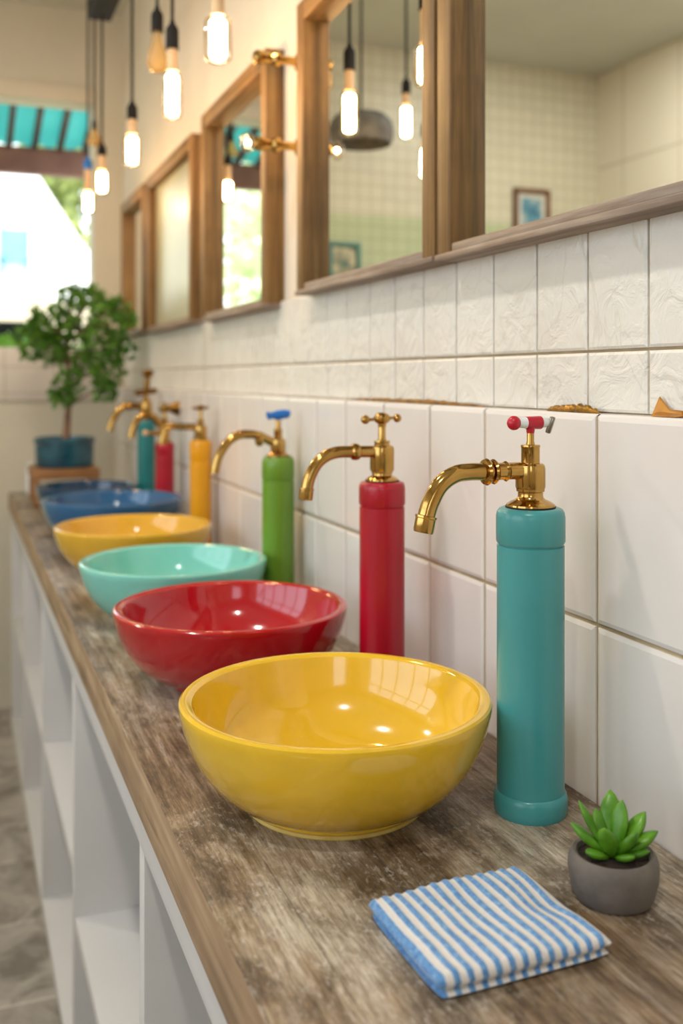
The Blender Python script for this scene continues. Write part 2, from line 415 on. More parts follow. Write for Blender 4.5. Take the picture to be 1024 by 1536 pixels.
ys = [-1.2, -.35, .45, 1.25, 1.993, 2.53, 2.885, 3.25, 3.62, 3.95, 4.35, 4.75, 5.15, 5.55, 5.95, 6.35, 6.75, 7.15, 7.55, 7.95, 8.35, 8.75, 9.15, 9.55]
b = BM(); box(b, XW+.007, XU, YN, YF, ZF, ZL-.006)
d = struct(obj('trim_4', b, 'grout', origin=(0, 0, -3)))
b = BM(); tile_field(b, XW, ys, [-1.42, -.584, ZL], bev=.012)
# bullnose caps on the top course
for ya, yb in zip(ys, ys[1:]):
    pr = [(XW+.0035, ZL-.012), (XW+.006, ZL-.004), (XW+.013, ZL), (XU, ZL)]
    a0 = [b.verts.new((x, ya+.004, z)) for x, z in pr]; a1 = [b.verts.new((x, yb-.004, z)) for x, z in pr]
    for k in range(3): b.faces.new((a0[k], a1[k], a1[k+1], a0[k+1]))
struct(obj('trim_5', b, 'tile', origin=(0, 0, -3), sharp=12))
b = BM(); yu = [2.115+.2345*(k-14) for k in range(48)]; yu = [y for y in yu if y < 9.58]
tile_field(b, XU-.02, yu, [ZL, .068, .38], back=.016, gap=.0028, bev=.008)
struct(obj('trim_6', b, 'rough_tile', origin=(0, 0, -3), sharp=12))
b = BM(); box(b, XU-.009, XU, yu[0], yu[-1], ZL, .38); struct(obj('trim_7', b, 'grout', origin=(0, 0, -3)))

# ------------------------------------------------------------------ counter and shelf unit
XF = .45
b = BM(); box(b, XF, XW-.004, -.6, 9.25, -1.145, -1.0, .008, 2)
for f in b.faces:
    if f.normal.x < -.5: f.material_index = 1
o = obj('countertop', b, ['counter', 'edge_wood'], origin=(0, 0, -3))
tag(o, 'long weathered wooden countertop under the row of colourful bowls', 'countertop')
u = thing('shelf_unit', (.9, 4.3, -3.0), 'white open shelf unit with square bays under the wooden countertop', 'shelf unit')
XS = .468
divs = [-.55, 1.0, 2.69, 4.33, 5.9, 7.5, 9.1]
b = BM(); box(b, XS, XS+.05, -.55, 9.2, -1.255, -1.145, .003); obj('top_rail', b, 'white_paint', u)
for y in divs:
    b = BM(); box(b, XS+.002, 1.40, y-.035, y+.035, -2.94, -1.147, .003); obj('divider', b, 'white_paint', u)
for y0, y1 in zip(divs, divs[1:]):
    zs_ = -2.25 if y0 < 3 else -2.05
    b = BM(); box(b, XS+.008, 1.37, y0+.035, y1-.035, zs_-.06, zs_, .003); obj('shelf', b, 'white_paint', u)
b = BM(); box(b, XS, 1.40, -.585, 9.135, -3.0, -2.935, .003); obj('bottom_board', b, 'white_paint', u)
b = BM(); box(b, 1.37, 1.40, -.55, 9.1, -2.935, -1.147); obj('back_panel', b, 'white_paint', u)

# ------------------------------------------------------------------ bowls
def bowl(X, Y, R, hgt, mat, label, sx=1, sy=1, foot=.56, ang=0, full=0):
    k = R/.367; z0 = -1.0; q = hgt/.253
    prof = [(foot*R-.012*k, 0), (foot*R, .003), (foot*R, .014), (foot*R+.012*k, .02), (.258*k, .042), (.296*k, .075), (.326*k, .115), (.346*k, .155), (.359*k, .195), (.366*k, .225), (.3685*k, .24), (.3675*k, .248), (.3625*k, .2525), (.354*k, .2535), (.346*k, .251), (.338*k, .246),
            (.333*k, .23), (.326*k, .20), (.314*k, .16), (.29*k, .12), (.255*k, .085), (.2*k, .058), (.12*k, .044), (.0, .04)]
    prof = [(r, z0+z*q) for r, z in prof]
    b = BM(); lathe(b, (X, Y), [(0, z0+.002)]+prof, 96, sx, sy)
    o = tag(obj('bowl', b, mat, origin=(X, Y, z0)), label, 'bowl', 'round ceramic wash bowls on the counter')
    b = BM(); f = foot*R; lathe(b, (X, Y), [(f-.03, z0), (f+.004, z0), (f+.006, z0+.003), (f+.005, z0+.009), (f-.002, z0+.011), (f-.03, z0+.006)], 72, closed=True)
    fo = obj('foot_ring', b, 'foot_'+mat if 'foot_'+mat in MT else mat, o)
    if 'foot_'+mat in MT: fo['label'] = 'paler worn foot ring'
    return o
bowl(.845, 2.217, .367, .253, 'yellow_glaze', 'large glossy golden yellow bowl in the foreground, nearest of the row')
bowl(.862, 3.235, .385, .253, 'red_glaze', 'glossy red bowl standing between the front yellow bowl and the aqua bowl', foot=.5)
bowl(.855, 4.126, .383, .254, 'aqua_glaze', 'pale aqua green bowl standing behind the red bowl', foot=.5)
bowl(.865, 5.19, .397, .252, 'pale_yellow_glaze', 'smaller-looking yellow bowl behind the aqua bowl, fourth in the row', foot=.5)
bowl(.90, 6.12, .418, .285, 'blue_glaze', 'medium blue bowl right behind the second yellow bowl', foot=.5)
bowl(.87, 7.14, .345, .26, 'navy_glaze', 'dark blue bowl mostly hidden behind the medium blue bowl, farthest of the row', foot=.5)

# ------------------------------------------------------------------ pump-shaped taps on coloured canisters
FS, CAM = 1500.0, (.3616, .932)
def dep(X, Y): return X*CAM[0]+Y*CAM[1]
def canister_tap(X, Y, r, ztop, zcap, mat, label, pts, pipe_r, rings, body, neck_r, stem, handle, base=True, metal='brass', flange=True, tipcap=True, shoulder=.02):
    """pts: spout centre line as (distance from the axis towards the bowls, z)"""
    t = thing('canister_tap', (X, Y, -1.0), label, 'tap', 'brass taps on coloured canisters')
    c = (X, Y)
    zb = -1.0
    b = BM()
    if base:
        lathe(b, c, [(0, zb), (r*1.03, zb), (r*1.06, zb+.006), (r*1.075, zb+.016), (r*1.075, zb+.034), (r*1.05, zb+.046), (r*1.0, zb+.051), (r*.97, zb+.052), (0, zb+.052)], 64)
        obj('base_ring', b, mat, t); b = BM(); z1 = zb+.052
    else: z1 = zb
    lathe(b, c, [(0, z1), (r*.985, z1), (r*.985, zcap-.006), (r*.93, zcap-.004), (r*.93, zcap+.01), (0, zcap+.01)], 64)
    obj('canister', b, mat, t)
    s = shoulder
    b = BM(); lathe(b, c, [(0, zcap), (r*.98, zcap), (r*1.01, zcap+.005), (r*1.01, ztop-s), (r*.985, ztop-s*.5), (r*.93, ztop-s*.15), (r*.85, ztop), (0, ztop)], 64)
    obj('canister_cap', b, mat, t)
    b0, b1, br = body               # valve body
    if flange:
        b = BM(); fr = r*.74; lathe(b, c, [(0, ztop-.001), (fr, ztop-.001), (fr, ztop+.004), (0, ztop+.004)], 40); obj('gasket', b, 'rubber', t)
        b = BM(); lathe(b, c, [(0, ztop+.003), (fr*.98, ztop+.003), (fr*.96, ztop+.008), (fr*.8, ztop+.014), (fr*.6, ztop+.019), (neck_r*1.05, ztop+.023), (neck_r, ztop+.028),
            (neck_r, b0-.008), (neck_r*1.12, b0-.006), (neck_r*1.12, b0+.002), (0, b0+.002)], 40); obj('flange', b, metal, t)
    b = BM(); lathe(b, c, [(0, b0), (br*.96, b0), (br, b0+.004), (br, b1-.012), (br*.95, b1-.004), (br*.82, b1), (0, b1)], 40)
    obj('valve_body', b, metal, t)
    s0, s1, sr, cr = stem
    b = BM(); lathe(b, c, [(0, b1-.002), (cr*.98, b1-.002), (cr, b1+.003), (cr, s0-.004), (cr*1.06, s0-.002), (cr*1.02, s0+.002), (sr*1.2, s0+.003), (sr*1.15, s0+.006), (sr, s0+.01), (sr, s1), (0, s1)], 28)
    obj('valve_stem', b, metal, t)
    # spout
    line = spline([(X-a, Y, z) for a, z in pts], 10)
    b = BM(); n = len(line)
    tube(b, line, [pipe_r]*n, 22)
    sp = obj('spout', b, metal, t)
    for a, rr, w in rings:
        z = pts[1][1]
        b = BM(); tube(b, [(X-a+w*dx, Y, z) for dx in (.5, .35, .0, -.35, -.5)], [pipe_r*1.02, rr*.9, rr, rr*.9, pipe_r*1.02], 22); obj('collar', b, metal, sp)
    if tipcap:
        e = line[-1]; dd = (line[-1]-line[-3]).normalized(); L = pipe_r*1.9
        b = BM(); q = pipe_r
        tube(b, [e-dd*L, e-dd*L*.97, e-dd*L*.85, e-dd*L*.8, e-dd*L*.1, e+dd*.001, e+dd*.001, e-dd*.012], [q*1.02, q*1.25, q*1.25, q*1.17, q*1.17, q*1.1, q*.85, q*.8], 24); obj('spout_tip', b, metal, sp)
    handle(t, X, Y, s1)
    return t
def bar(t, X, Y, z, name, parts):
    """parts: list of (part name, material, builder)"""
def handle_red(t, X, Y, z):
    h = None
    zc = z+.016
    b = BM(); tube(b, [(X-.014+.0, Y, zc), (X-.012, Y, zc), (X+.026, Y, zc), (X+.028, Y, zc)], [.0125, .0145, .0155, .014], 18); tube(b, [(X, Y, z-.008), (X, Y, z+.004), (X, Y, zc)], [.009, .0105, .012], 16)
    h = obj('handle', b, 'red_plastic', t); h['label'] = 'red painted cross bar handle'
    b = BM(); ball(b, (X-.044, Y, zc), .0165, 1, 1, 1.02); o = obj('knob', b, 'red_plastic', h)
    b = BM(); tube(b, [(X-.034, Y, zc), (X-.032, Y, zc), (X-.016, Y, zc), (X-.013, Y, zc)], [.009, .0115, .0125, .0135], 18); o = obj('collar', b, 'white_plastic', h); o['label'] = 'white collar'
    b = BM(); tube(b, [(X+.027, Y, zc), (X+.040, Y, zc+.001), (X+.046, Y, zc)], [.0125, .0125, .009], 18); o = obj('collar', b, 'white_plastic', h); o['label'] = 'white collar'
    b = BM(); box(b, -.006, .006, -.011, .011, -.02, .02, .003)
    bmesh.ops.rotate(b, verts=b.verts, cent=(0, 0, 0), matrix=Matrix.Rotation(.3, 3, 'Y'))
    bmesh.ops.rotate(b, verts=b.verts, cent=(0, 0, 0), matrix=Matrix.Rotation(-.7, 3, 'Z'))
    bmesh.ops.translate(b, verts=b.verts, vec=(X+.054, Y, zc-.006)); o = obj('end_cap', b, 'steel', h); o['label'] = 'worn metal end cap'
def handle_balls(t, X, Y, z):
    zc = z+.014
    b = BM(); ball(b, (X, Y, zc), .019, 1.45, 1.2, 1.0); tube(b, [(X-.05, Y, zc-.004), (X+.05, Y, zc+.002)], .005, 12)
    tube(b, [(X, Y, z-.012), (X, Y, zc)], [.013, .014], 14)
    h = obj('handle', b, 'brass', t)
    for d, rr in ((-.056, .014), (.052, .0135)):
        b = BM(); ball(b, (X+d, Y, zc-.003*(d < 0)), rr); obj('knob', b, 'brass', h)
def handle_blue(t, X, Y, z):
    zc = z+.01
    b = BM(); tube(b, [(X-.05, Y, zc-.004), (X-.047, Y, zc-.003), (X-.03, Y, zc-.002), (X, Y, zc), (X+.03, Y, zc+.004), (X+.05, Y, zc+.003), (X+.054, Y, zc+.002)], [.012, .019, .014, .021, .02, .017, .008], 16)
    tube(b, [(X, Y, z-.012), (X, Y, zc)], [.012, .014], 14)
    h = obj('handle', b, 'blue_plastic', t); h['label'] = 'blue painted tee handle'
def handle_wheel(t, X, Y, z):
    b = BM(); lathe(b, (X, Y), [(0, z-.004), (.02, z-.004), (.038, z+.002), (.05, z+.007), (.052, z+.013), (.046, z+.017), (.02, z+.014), (.012, z+.024), (0, z+.026)], 28)
    obj('hand_wheel', b, 'old_brass', t)
def handle_lever(t, X, Y, z):
    b = BM(); lathe(b, (X, Y), [(0, z-.004), (.024, z), (.03, z+.02), (.02, z+.045), (0, z+.055)], 20); obj('handle', b, 'old_brass', t)
    b = BM(); zz = -.352; tube(b, [(X-.02, Y-.02, zz), (X-.08, Y-.05, zz-.004), (X-.13, Y-.07, zz)], [.018, .016, .012], 14); l = obj('lever', b, 'brass', t)
    b = BM(); ball(b, (X-.142, Y-.076, zz), .02); o = obj('knob', b, 'neck', l); o['label'] = 'pale pinkish knob'
def handle_tall(t, X, Y, z):
    b = BM(); tube(b, [(X-.08, Y, z-.03), (X-.075, Y, z-.028), (X+.075, Y, z-.01), (X+.08, Y, z-.01)], [.014, .022, .022, .014], 14)
    tube(b, [(X, Y, z-.02), (X+.01, Y, z+.05), (X+.012, Y, z+.09)], [.018, .022, .016], 14); h = obj('handle', b, 'old_brass', t)
    b = BM(); ball(b, (X+.014, Y, z+.115), .04, 1.1, 1, .75); obj('knob', b, 'old_brass', h)

canister_tap(1.245, 2.0, .0785, -.298, -.379, 'teal_enamel', 'teal canister tap nearest the camera, red and white handle, beside the front yellow bowl',
    [(0, -.212), (.06, -.212), (.115, -.2115), (.16, -.2105), (.197, -.2155), (.2327, -.2375), (.256, -.2745), (.267, -.306), (.2745, -.34)], .0198,
    [(.098, .029, .014), (.116, .031, .017), (.066, .0235, .01)], (-.254, -.196, .0345), .029, (-.155, -.118, .0085, .0215), handle_red)
canister_tap(1.246, 2.862, .0715, -.320, -.393, 'crimson_enamel', 'red canister tap with brass ball-ended cross handle, beside the red bowl',
    [(0, -.227), (.06, -.226), (.105, -.225), (.15, -.226), (.185, -.236), (.215, -.258), (.238, -.297), (.248, -.335), (.252, -.366)], .0185,
    [(.09, .027, .03)], (-.287, -.208, .038), .03, (-.195, -.138, .0115, .024), handle_balls, base=False)
D = dep(1.315, 4.15)/FS
canister_tap(1.315, 4.15, .071, -117*D, -150*D, 'green_enamel', 'green canister tap with blue handle, beside the aqua bowl',
    [(0, -100*D), (.05, -91*D), (.085, -85*D), (.13, -82.5*D), (.18, -84*D), (.225, -94*D), (.262, -113*D), (.275, -128*D), (.28, -139*D)], .019,
    [(.085, .03, .03)], (-110*D, -90*D, .033), .026, (-76*D, -58*D, .0115, .018), handle_blue, base=False, tipcap=False, shoulder=.035)
D = dep(1.32, 5.63)/FS
canister_tap(1.32, 5.63, .0625, -92*D, -122*D, 'amber_enamel', 'amber yellow canister tap with flat brass hand wheel, beside the second yellow bowl',
    [(0, -73*D), (.06, -72*D), (.14, -71*D), (.165, -70*D), (.195, -75*D), (.215, -88*D), (.22, -97*D)], .02,
    [], (-89*D, -70*D, .036), .03, (-62*D, -46*D, .011, .02), handle_wheel, base=False, tipcap=False, flange=True)
D = dep(1.30, 6.57)/FS
canister_tap(1.30, 6.57, .0625, -96*D, -112*D, 'crimson_enamel', 'small dark red canister tap far down the counter, between the amber and sea green ones',
    [(0, -82*D), (.03, -70*D), (.07, -58*D), (.12, -54*D), (.17, -59*D), (.205, -72*D), (.222, -88*D)], .023,
    [], (-92*D, -72*D, .034), .03, (-60*D, -50*D, .012, .022), handle_lever, base=False, tipcap=False)
D = dep(1.30, 7.26)/FS
canister_tap(1.30, 7.26, .065, -62*D, -80*D, 'sea_enamel', 'sea green canister tap farthest down the counter, nearest the potted tree',
    [(0, -42*D), (.07, -41*D), (.12, -40*D), (.16, -42*D), (.2, -50*D), (.24, -64*D), (.26, -77*D)], .025,
    [(.12, .034, .03)], (-58*D, -34*D, .045), .034, (-28*D, -16*D, .014, .026), handle_tall, base=False, tipcap=False)

# ------------------------------------------------------------------ mirrors
def mirror_thing(y0, y1, z0, z1, label, fw=.09, fd=.085, xf=1.405, rot=0, pane='mirror'):
    lip = .016
    t = thing('framed_mirror', (xf+fd, (y0+y1)/2, z0), label, 'mirror', 'wood framed mirrors on the right wall')
    xb = XU
    for nm, a in (('frame_stile', (y0, y0+fw)), ('frame_stile', (y1-fw, y1))):
        b = BM(); box(b, xf, xb, a[0], a[1], z0, z1, .006); obj(nm, b, 'frame_z', t)
    b = BM(); box(b, xf, xb, y0+fw, y1-fw, z1-fw, z1, .006); obj('frame_rail', b, 'frame_y', t)
    b = BM(); box(b, xf-.008, xb, y0-.002, y1+.002, z0-.02, z0, .004)
    box(b, xf+.004, xb, y0+fw, y1-fw, z0, z0+fw*.3, .004); o = obj('frame_rail', b, 'frame_grey', t); o['label'] = 'greyish weathered bottom rail'
    b = BM(); xg = xf+.062; cy = (y0+y1)/2; k = math.tan(rot)
    vs = [b.verts.new((xg-(y-cy)*k, y, z)) for y, z in ((y0+fw*.9, z0+.02), (y1-fw*.9, z0+.02), (y1-fw*.9, z1-fw*.9), (y0+fw*.9, z1-fw*.9))]
    vs2 = [b.verts.new(v.co+Vector((.008, 0, 0))) for v in vs]
    b.faces.new(vs); b.faces.new(vs2[::-1])
    for i in range(4): b.faces.new((vs[i], vs2[i], vs2[(i+1) % 4], vs[(i+1) % 4]))
    obj('mirror_glass', b, pane, t); return t
mirror_thing(1.44, 2.80, .385, 1.64, 'large wood framed mirror nearest the camera, at the right edge above the textured tiles')
mirror_thing(2.82, 4.17, .385, 1.64, 'wood framed mirror touching the nearest one, reflecting a bulb and a grey lamp')
mirror_thing(4.63, 5.99, .365, 1.60, 'wood framed mirror reflecting the turquoise awning, left of the small brass wall lamps')
mirror_thing(6.25, 7.85, .375, 1.56, 'wood framed mirror with a pale wall reflection painted on its pane, second from the far end', pane='painted_reflection')
mirror_thing(7.98, 9.12, .385, 1.56, 'narrow-looking wood framed mirror at the far end, partly behind the potted tree')

# ------------------------------------------------------------------ pendant lights
XP = 1.0
def capsule(b, c, r, z0, z1, seg=24, flat=.5):
    n = 6; prof = [(0, z0)]
    for k in range(1, n+1): a = PI/2*k/n; prof.append((r*math.sin(a), z0+r*flat*(1-math.cos(a))))
    for k in range(n, 0, -1): a = PI/2*k/n; prof.append((r*math.sin(a), z1-r*flat*(1-math.cos(a))))
    prof.append((0, z1)); lathe(b, c, prof, seg)
def pendant(X, Y, zs, ztop, label, r=.048, core=.030, sock='black', lit=True, sr=.032, neck=True, kind='tube'):
    z0, z1, z2, z3 = zs      # socket top, socket bottom, neck bottom, bulb bottom
    t = thing('pendant_light', (X, Y, z3), label, 'lamp', 'bare bulb pendant lights')
    b = BM(); tube(b, [(X, Y, ztop), (X, Y, (ztop+z0)/2), (X, Y, z0-.01)], .0085, 10); obj('cord', b, 'black', t)
    b = BM(); lathe(b, (X, Y), [(0, z0+.02), (.011, z0+.02), (.016, z0), (sr*.85, z0-.012), (sr, z0-.03), (sr, z1+.006), (sr*1.06, z1+.004), (sr*1.06, z1), (0, z1)], 24)
    o = obj('socket', b, sock, t)
    if sock != 'black': o['label'] = 'blue socket'
    if kind == 'tube':
        b = BM(); lathe(b, (X, Y), [(0, z1), (sr*.8, z1), (sr*.82, z2+.01), (sr*.9, z2), (0, z2)], 24); obj('bulb_neck', b, 'neck', t)
        b = BM(); capsule(b, (X, Y), r, z3, z2); g = obj('bulb_glass', b, 'glass', t)
        b = BM(); capsule(b, (X, Y), core, z3+.02, z2-.012); obj('filament', b, 'glow', g)
    else:
        L = z1-z3
        b = BM(); lathe(b, (X, Y), [(0, z1), (.024, z1), (.026, z1-.2*L), (.042, z1-.45*L), (.055, z1-.68*L), (.052, z1-.85*L), (.034, z1-.96*L), (0, z1-L)], 28); obj('bulb_glass', b, 'amber_glass', t)
    return t
ZR = 2.63
pendant(XP, 3.96, (1.74, 1.62, 1.47, 1.275), ZR, 'glowing pendant bulb nearest the camera, cut off by the top edge of the photo', r=.058, core=.034)
pendant(XP, 4.87, (1.735, 1.613, 1.505, 1.269), ZR, 'glowing pendant bulb beside the unlit amber bulb, second from the camera')
pendant(XP, 6.05, (1.65, 1.555, 1.462, 1.27), ZR, 'glowing pendant bulb alone in the middle of the row, above the fourth mirror')
pendant(XP, 7.36, (1.69, 1.61, 1.502, 1.33), ZR, 'glowing pendant bulb hung from the end of the black ceiling bar')
pendant(XP, 8.16, (1.75, 1.665, 1.49, 1.315), ZT, 'glowing pendant bulb with a blue socket, farthest and lowest of the row', sock='blue_plastic', sr=.036)
pendant(XP, 5.26, (1.94, 1.825, 1.82, 1.61), ZR, 'unlit amber pear-shaped pendant bulb with a black socket', lit=False, kind='pear')
pendant(.955, 7.42, (1.86, 1.81, 1.8, 1.69), ZR, 'thin pendant with a tiny unlit amber bulb beside the end of the black bar', lit=False, kind='pear', sr=.02)
t = thing('ceiling_bar', (XP, 5.4, 2.63), 'black bar near the ceiling from which the bulbs hang', 'bar')
b = BM(); box(b, XP-.085, XP+.085, 2.6, 7.5, 2.63, 2.74, .012); obj('bar_body', b, 'black', t)
for y in (3.4, 6.9):
    b = BM(); tube(b, [(XP, y, 2.735), (XP, y, ZT)], .015, 12); obj('hanger_rod', b, 'black', t)
# pendants deeper in the room, seen in the mirror
pendant(.0, 6.32, (2.08, 1.98, 1.90, 1.66), ZT, 'glowing pendant bulb reflected in the second mirror, right of the grey lamp')
pendant(-.3, 6.63, (1.88, 1.78, 1.70, 1.46), ZT, 'glowing pendant bulb reflected low at the right edge of the second mirror')
t = thing('dome_lamp', (-.2, 7.63, 1.93), 'mottled grey drum lamp reflected in the second mirror below a bulb', 'lamp')
b = BM(); lathe(b, (-.2, 7.63), [(0, 2.2), (.1, 2.195), (.2, 2.17), (.25, 2.12), (.27, 2.06), (.265, 1.97), (.245, 1.93), (.235, 1.935), (.25, 1.98), (.25, 2.06), (.22, 2.11), (.0, 2.15)], 48); obj('lamp_shade', b, 'lamp_grey', t)
b = BM(); tube(b, [(-.2, 7.63, 2.19), (-.2, 7.63, ZT)], .01, 10); obj('cord', b, 'black', t)

# small brass wall lamps between the mirrors
def wall_lamp(Y, z, globe, label):
    t = thing('wall_lamp', (XU, Y, z), label, 'lamp', 'small brass wall lamps')
    xw = XU-.0 if z > .93 else XU-.02
    b = BM(); tube(b, [(xw, Y, z), (xw-.015, Y, z), (xw-.02, Y, z)], [.04, .04, .03], 24); obj('wall_plate', b, 'brass', t)
    b = BM(); tube(b, [(xw-.018, Y, z), (xw-.09, Y, z), (xw-.1, Y, z), (xw-.125, Y, z), (xw-.14, Y, z), (xw-.17, Y, z), (xw-.2, Y, z), (xw-.215, Y, z), (xw-.225, Y, z)], [.02, .02, .034, .036, .024, .026, .034, .03, .018], 20); obj('arm', b, 'brass', t)
    if globe:
        b = BM(); ball(b, (xw-.252, Y, z), .036, 1, 1, 1.35, 24, 16); g = obj('bulb_glass', b, 'glass', t)
        b = BM(); ball(b, (xw-.25, Y, z), .012); obj('filament', b, 'glow', g)
    return t
wall_lamp(4.40, 1.47, False, 'brass wall lamp without a globe, upper of the two between the mirrors')
wall_lamp(4.40, 1.075, True, 'brass wall lamp with a clear round bulb, lower of the two between the mirrors')
t = thing('wall_knob', (XW, 6.70, -.2), 'small silver-tipped bronze knob on the white tiles behind the amber tap', 'hook')  # small wall knob: bronze cone with a silver ball end
b = BM(); tube(b, [(XW, 6.7, -.2), (XW-.02, 6.7, -.2), (XW-.08, 6.7, -.197)], [.05, .045, .018], 18); obj('knob_stem', b, 'old_brass', t)
b = BM(); ball(b, (XW-.1, 6.7, -.195), .036); o = obj('knob_tip', b, 'steel', t); o['label'] = 'shiny silver ball tip'

# gilt scraps on the tile ledge
def scrap(name, y0, y1, label, mat, hh, ww, seed, n=40):
    b = BM(); rnd = random.Random(seed); pts = []; rad = []
    for k in range(n+1):
        f = k/n; e = math.sin(PI*min(1, max(0, f)))**.5
        r = (hh*(.45+.55*noise.noise((f*7+seed, seed, 0))**2+.25*rnd.random()))*max(.12, e)
        pts.append((XU-.021-ww, y0+(y1-y0)*f, ZL+r*.75+.0005)); rad.append(r)
    tube(b, pts, rad, 10); return tag(obj(name, b, mat), label, 'trim')
scrap('gilt_strip', 2.62, 3.72, 'thin gold strip lying along the tile ledge above the red tap', 'gilt', .013, .004, 3)
scrap('gilt_scrap', 2.03, 2.26, 'crumpled gold and brown scrap on the tile ledge behind the teal tap handle', 'gilt', .017, .022, 9)
b = BM()
def leafsheet(b, pts, th=.003):
    v = [b.verts.new(p) for p in pts]; w = [b.verts.new((p[0]+th, p[1], p[2]+th)) for p in pts]
    b.faces.new(v); b.faces.new(w[::-1])
    for i in range(len(v)): b.faces.new((v[i], w[i], w[(i+1) % len(v)], v[(i+1) % len(v)]))
yl = 1.80
leafsheet(b, [(1.455, yl+.035, ZL), (1.465, yl-.055, ZL), (1.468, yl-.05, ZL+.012), (1.466, yl-.01, ZL+.014), (1.47, yl+.028, ZL+.042)])
leafsheet(b, [(1.45, yl+.03, ZL+.001), (1.448, yl-.05, ZL+.001), (1.462, yl-.058, ZL+.003), (1.462, yl+.025, ZL+.01)])
tag(obj('gold_leaf_scrap', b, 'gold_leaf', sharp=20), 'small folded gold leaf scrap on the tile ledge at the right edge', 'scrap')

# ------------------------------------------------------------------ towel
def towel():
    # corners on the counter (layout units): A left, B back, Cc right, Dd front
    A, B_, Cc, Dd = TOW
    b = BM(); uvl = b.loops.layers.uv.new('UVMap')
    def slab(zb, zt, off, grow, seed):
        NU, NV = 52, 44; top = {}; bot = {}
        for i in range(NU+1):
            for j in range(NV+1):
                u, v = i/NU, j/NV
                # rounded edges: squeeze the sides
                def edge(w): return min(w, 1-w)
                eu, ev = edge(u)*16, edge(v)*16
                ru = 1 if eu >= 1 else math.sqrt(max(0, 1-(1-eu)**2)); rv = 1 if ev >= 1 else math.sqrt(max(0, 1-(1-ev)**2))
                k = ru*rv
                # soft corners
                uu = .5+(u-.5)*(1-.03*(2*abs(v-.5))**6)*grow; vv = .5+(v-.5)*(1-.03*(2*abs(u-.5))**6)*grow
                vv += off
                p = (A*(1-uu)*(1-vv)+B_*uu*(1-vv)+Cc*uu*vv+Dd*(1-uu)*vv)
                wob = .5+.5*noise.noise((u*3+seed, v*3, seed)); rip = .0025*math.sin(u*13*2*PI)
                dent = -.014*math.exp(-((u-.9)/.14)**2-((v-.45)/.3)**2)
                if seed > 1: z1 = zt+(wob-.5)*.014+rip+dent+.006*v*(1-u)
                else: z1 = zt
                mid = zb+(z1-zb)*.45
                top[i, j] = b.verts.new((p.x, p.y, mid+(z1-mid)*k)); bot[i, j] = b.verts.new((p.x, p.y, mid+(zb-mid)*k)) if 0 < i < NU and 0 < j < NV else top[i, j]
        for i in range(NU):
            for j in range(NV):
                for g, fl in ((top, 0), (bot, 1)):
                    q = [(i, j), (i+1, j), (i+1, j+1), (i, j+1)]
                    vs = [g[c] for c in q]
                    if len({id(v) for v in vs}) < 4: continue
                    try: f = b.faces.new(vs[::-1] if fl else vs)
                    except ValueError: continue
                    qq = q[::-1] if fl else q
                    for lp, c in zip(f.loops, qq): lp[uvl].uv = (c[0]/NU, c[1]/NV)
    slab(-.9995, -.984, .006, .97, 1)
    slab(-.986, -.961, 0, 1.0, 2)
    return tag(obj('folded_towel', b, 'towel', sharp=80), 'folded blue and white striped cloth on the counter in the foreground', 'towel')
TOW = [Vector(p) for p in ((.745, 1.70, 0), (1.0, 1.78, 0), (1.036, 1.51, 0), (.77, 1.42, 0))]
def unpx(x, y, z):
    d = -z*1500/(y-568); r = (x-512)/1500*d
    return Vector((d*.3616+r*.932, d*.932-r*.3616, 0))
TOW = [unpx(547, 1344, -.96), unpx(778, 1290, -.96), unpx(924, 1402, -.96), unpx(658, 1472, -.96)]

towel()

# ------------------------------------------------------------------ succulent in a concrete pot
SX, SY = 1.187, 1.61
t = thing('potted_succulent', (SX, SY, -1.0), 'small green succulent in a round grey concrete pot at the right edge', 'plant')
b = BM(); lathe(b, (SX, SY), [(0, -1), (.066, -1), (.073, -.997), (.078, -.988), (.0845, -.96), (.086, -.94), (.085, -.927), (.0815, -.916), (.076, -.911), (.070, -.913), (.0665, -.918), (.066, -.93), (.0, -.93)], 56)
p_ = obj('pot', b, 'stone_pot', t)
b = BM(); lathe(b, (SX, SY), [(0, -.935), (.0665, -.935), (.0662, -.922), (.04, -.919), (0, -.917)], 40)
for v in b.verts: v.co.z += .003*noise.noise(v.co*60)
obj('soil', b, 'soil', t)
def succ_leaf(az, el, L, w, base=.01, z0=-.919):
    b = BM(); n = 12; m = 10; rings = []; w *= 1.18
    ca, sa = math.cos(az), math.sin(az)
    for i in range(n+1):
        f = i/n
        ww = w*(.35+.65*math.sin(PI*min(1, f*.5/.62)) if f < .62 else math.cos((f-.62)/.38*PI/2)**.75)
        ww = max(ww, w*.02); th = ww*.38+.001
        e = el+.35*(f-.3)                # curls upwards
        rr = base+L*(math.cos(el)*f-.12*f*f*math.sin(el)*0); zz = z0+L*math.sin(el)*f+L*.10*f*f
        ring = []
        for k in range(m):
            a = 2*PI*k/m
            side = ww*math.cos(a); thick = th*math.sin(a)-(.35*th*math.cos(a)**2 if math.sin(a) > -.1 else 0)*-1
            # thickness direction is perpendicular to the leaf, in the radial plane
            dr, dz = -math.sin(e), math.cos(e)
            ring.append(b.verts.new((SX+ca*(rr+dr*thick)-sa*side, SY+sa*(rr+dr*thick)+ca*side, zz+dz*thick)))
        rings.append(ring)
    for a_, c_ in zip(rings, rings[1:]):
        for k in range(m): b.faces.new((a_[k], a_[(k+1) % m], c_[(k+1) % m], c_[k]))
    b.faces.new(rings[0][::-1]); b.faces.new(rings[-1])
    obj('leaf', b, 'succulent', t, sharp=70)
CR = math.atan2(-.3616, .932)     # azimuth of the photo's right-hand direction
